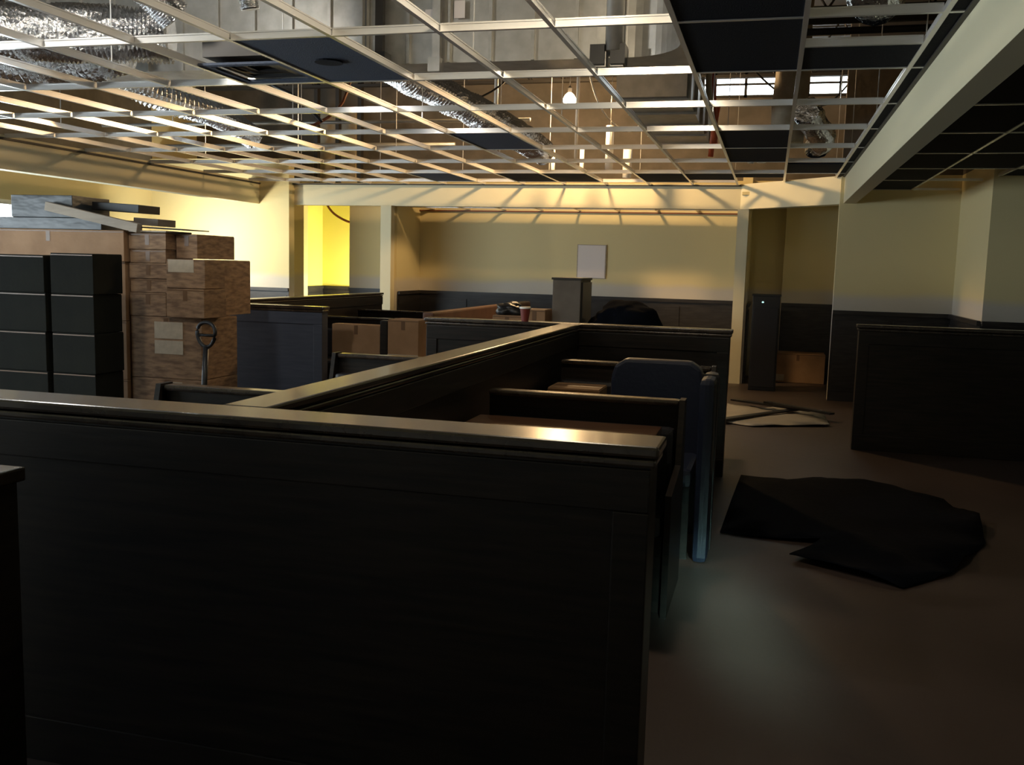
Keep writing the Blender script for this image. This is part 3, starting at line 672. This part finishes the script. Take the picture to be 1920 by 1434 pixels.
# pallet jack parked against the cartons
ht = thing('pallet_jack', 'pallet jack with a black looped upright handle beside the brown cartons', 'pallet jack', (-4.39, 6.8, 0))
MB().tube([(-4.393, 6.74, .16), (-4.390, 6.78, .5), (-4.387, 6.81, .84)], .024, 10).build('shaft', M_BLACK, ht, smooth=True)
lp = [(-4.387+.082*math.sin(a)*(1-.18*math.cos(a)), 6.815, .935-.10*math.cos(a)) for a in [2*math.pi*k/24 for k in range(25)]]
MB().tube(lp, .016, 8, cap=False).build('handle_loop', M_BLACK, ht, smooth=True)
MB().tube([(-4.46, 6.815, .93), (-4.31, 6.815, .93)], .012, 8).build('grip_bar', M_BLACK, ht, smooth=True)
Bx('pump_body', M_STEEL, -4.47, -4.31, 6.62, 6.80, .05, .28, ht, .01)
for x in (-4.66, -4.28): Bx('fork', M_STEEL, x, x+.16, 5.7, 6.62, .04, .09, ht, .01)
for x in (-4.45, -4.36): MB().tube([(x, 6.74, .08), (x+.035, 6.74, .08)], .08, 16).build('wheel', M_BLACK, ht)
# object corner near the camera at the left
nl = thing('side_cabinet', 'dark cabinet corner at the left edge in front of the nearest partition', 'cabinet', (-2.1, 1.65, 0))
Bx('body', M_WOOD, -2.45, -1.735, 1.30, 1.88, 0, 1.00, nl); Bx('top', M_CAP, -2.47, -1.725, 1.28, 1.90, 1.00, 1.035, nl, .006)

# ------------------------------------------------------------------ far wall and right side things
pp = thing('notice_panel', 'white rectangular panel on the far yellow wall', 'panel', (-2.72, 14.84, 1.42))
Bx('sheet', M_PAPER, -2.94, -2.51, 14.825, 14.845, 1.40, 1.905, pp); Bx('frame', M_BOARD, -2.955, -2.495, 14.83, 14.848, 1.39, 1.915, pp)
bc = thing('equipment_cabinet', 'black cabinet with a painted glint standing in the right recess', 'cabinet', (-.04, 13.3, 0))
Bx('body', M_BLACK, -.22, .13, 13.0, 13.45, 0, 1.25, bc, .008); Bx('top', M_BLACK, -.23, .14, 12.99, 13.46, 1.25, 1.27, bc)
Bx('door', M_VINYL, -.20, .11, 12.985, 13.0, .05, 1.10, bc, .004)
MB().lathe([(.012, 0), (.014, .01), (.008, .02)], (-.09, 12.985, 1.16), 10).build('glint', M_GLINT, bc)  # glowing stud paints the glint on the black cabinet
carton('reddish brown carton on the floor of the right recess', .06, .80, 14.15, 14.6, .002, .42, M_CARD, labels=((.0, .26, .06, .28),))
# debris in the aisle
def sheet(name, label, cat, m, pts, z=.004, th=.004, bump=.0, res=22, seed=0, fold=None):
    bm = bmesh.new(); xs = [p[0] for p in pts]; ys = [p[1] for p in pts]
    def inside(x, y):
        c = False; n = len(pts)
        for i in range(n):
            (x1, y1), (x2, y2) = pts[i], pts[(i+1) % n]
            if (y1 > y) != (y2 > y) and x < (x2-x1)*(y-y1)/(y2-y1)+x1: c = not c
        return c
    vs = [bm.verts.new((x, y, 0)) for x, y in pts]; bm.faces.new(vs)
    bmesh.ops.triangulate(bm, faces=bm.faces[:])
    for _ in range(5): bmesh.ops.subdivide_edges(bm, edges=[e for e in bm.edges if e.calc_length() > .07], cuts=1)
    bmesh.ops.triangulate(bm, faces=bm.faces[:])
    for v in bm.verts:
        e = min(((Vector((v.co.x, v.co.y))-Vector(p)).length for p in pts))
        n1 = noise.fractal(Vector((v.co.x*1.6+seed, v.co.y*1.6, 0)), 1, 2, 3); n2 = abs(noise.noise(Vector((v.co.x*5, v.co.y*5, seed))))
        v.co.z = z+bump*max(0, .45+n1)*(fold(v.co.x, v.co.y) if fold else 1)+bump*.35*n2*(fold(v.co.x, v.co.y) if fold else 1)
    g = bmesh.ops.extrude_face_region(bm, geom=bm.faces[:])
    for e in g['geom']:
        if isinstance(e, bmesh.types.BMVert): e.co.z += th
    k = MB(); k.bm.free(); k.bm = bm
    return tag(k.build(name, m, smooth=True), label, cat)
sheet('plastic_sheet', 'pale crumpled plastic sheet lying in the aisle', 'sheet', M_SHEET, [(-.40, 10.0), (-.1, 9.85), (.3, 10.05), (.66, 10.2), (.64, 11.3), (.35, 11.4), (-.05, 11.2), (-.42, 11.45)], .002, .004, .03, seed=4)
for k, (x0, y0, x1, y1) in enumerate(((-.40, 9.95, .35, 11.05), (-.36, 11.40, .50, 10.85), (.02, 11.20, .70, 10.55))):
    d = Vector((x1-x0, y1-y0, 0)); a = math.atan2(d.y, d.x)
    o = MB().box(x0, x0+d.length, y0-.04, y0+.04, .035+.022*k, .055+.022*k, Matrix.Rotation(a, 3, 'Z'), (x0, y0, 0)).build('trim_strip', M_BLACK)
    tag(o, ('longest dark strip crossing the pale sheet in the aisle', 'upper dark strip on the pale sheet in the aisle', 'short dark strip at the right edge of the pale sheet')[k], 'strip', 'dark strips on the aisle floor')
sheet('tarp', 'crumpled black tarp spread on the floor of the aisle', 'tarp', M_TARP,
      [(-.14, 7.40), (.20, 7.36), (.45, 7.48), (.62, 7.38), (.95, 7.28), (1.2, 7.0), (1.36, 6.5), (1.30, 6.0), (1.0, 5.3), (.72, 4.97), (.45, 5.12), (.18, 5.29), (.30, 5.5), (.36, 5.66), (.10, 5.66), (-.21, 5.70), (-.18, 6.5)],
      .003, .006, .06, seed=2, fold=lambda x, y: min(1, max(0.12, (x+.1)*1.2)))
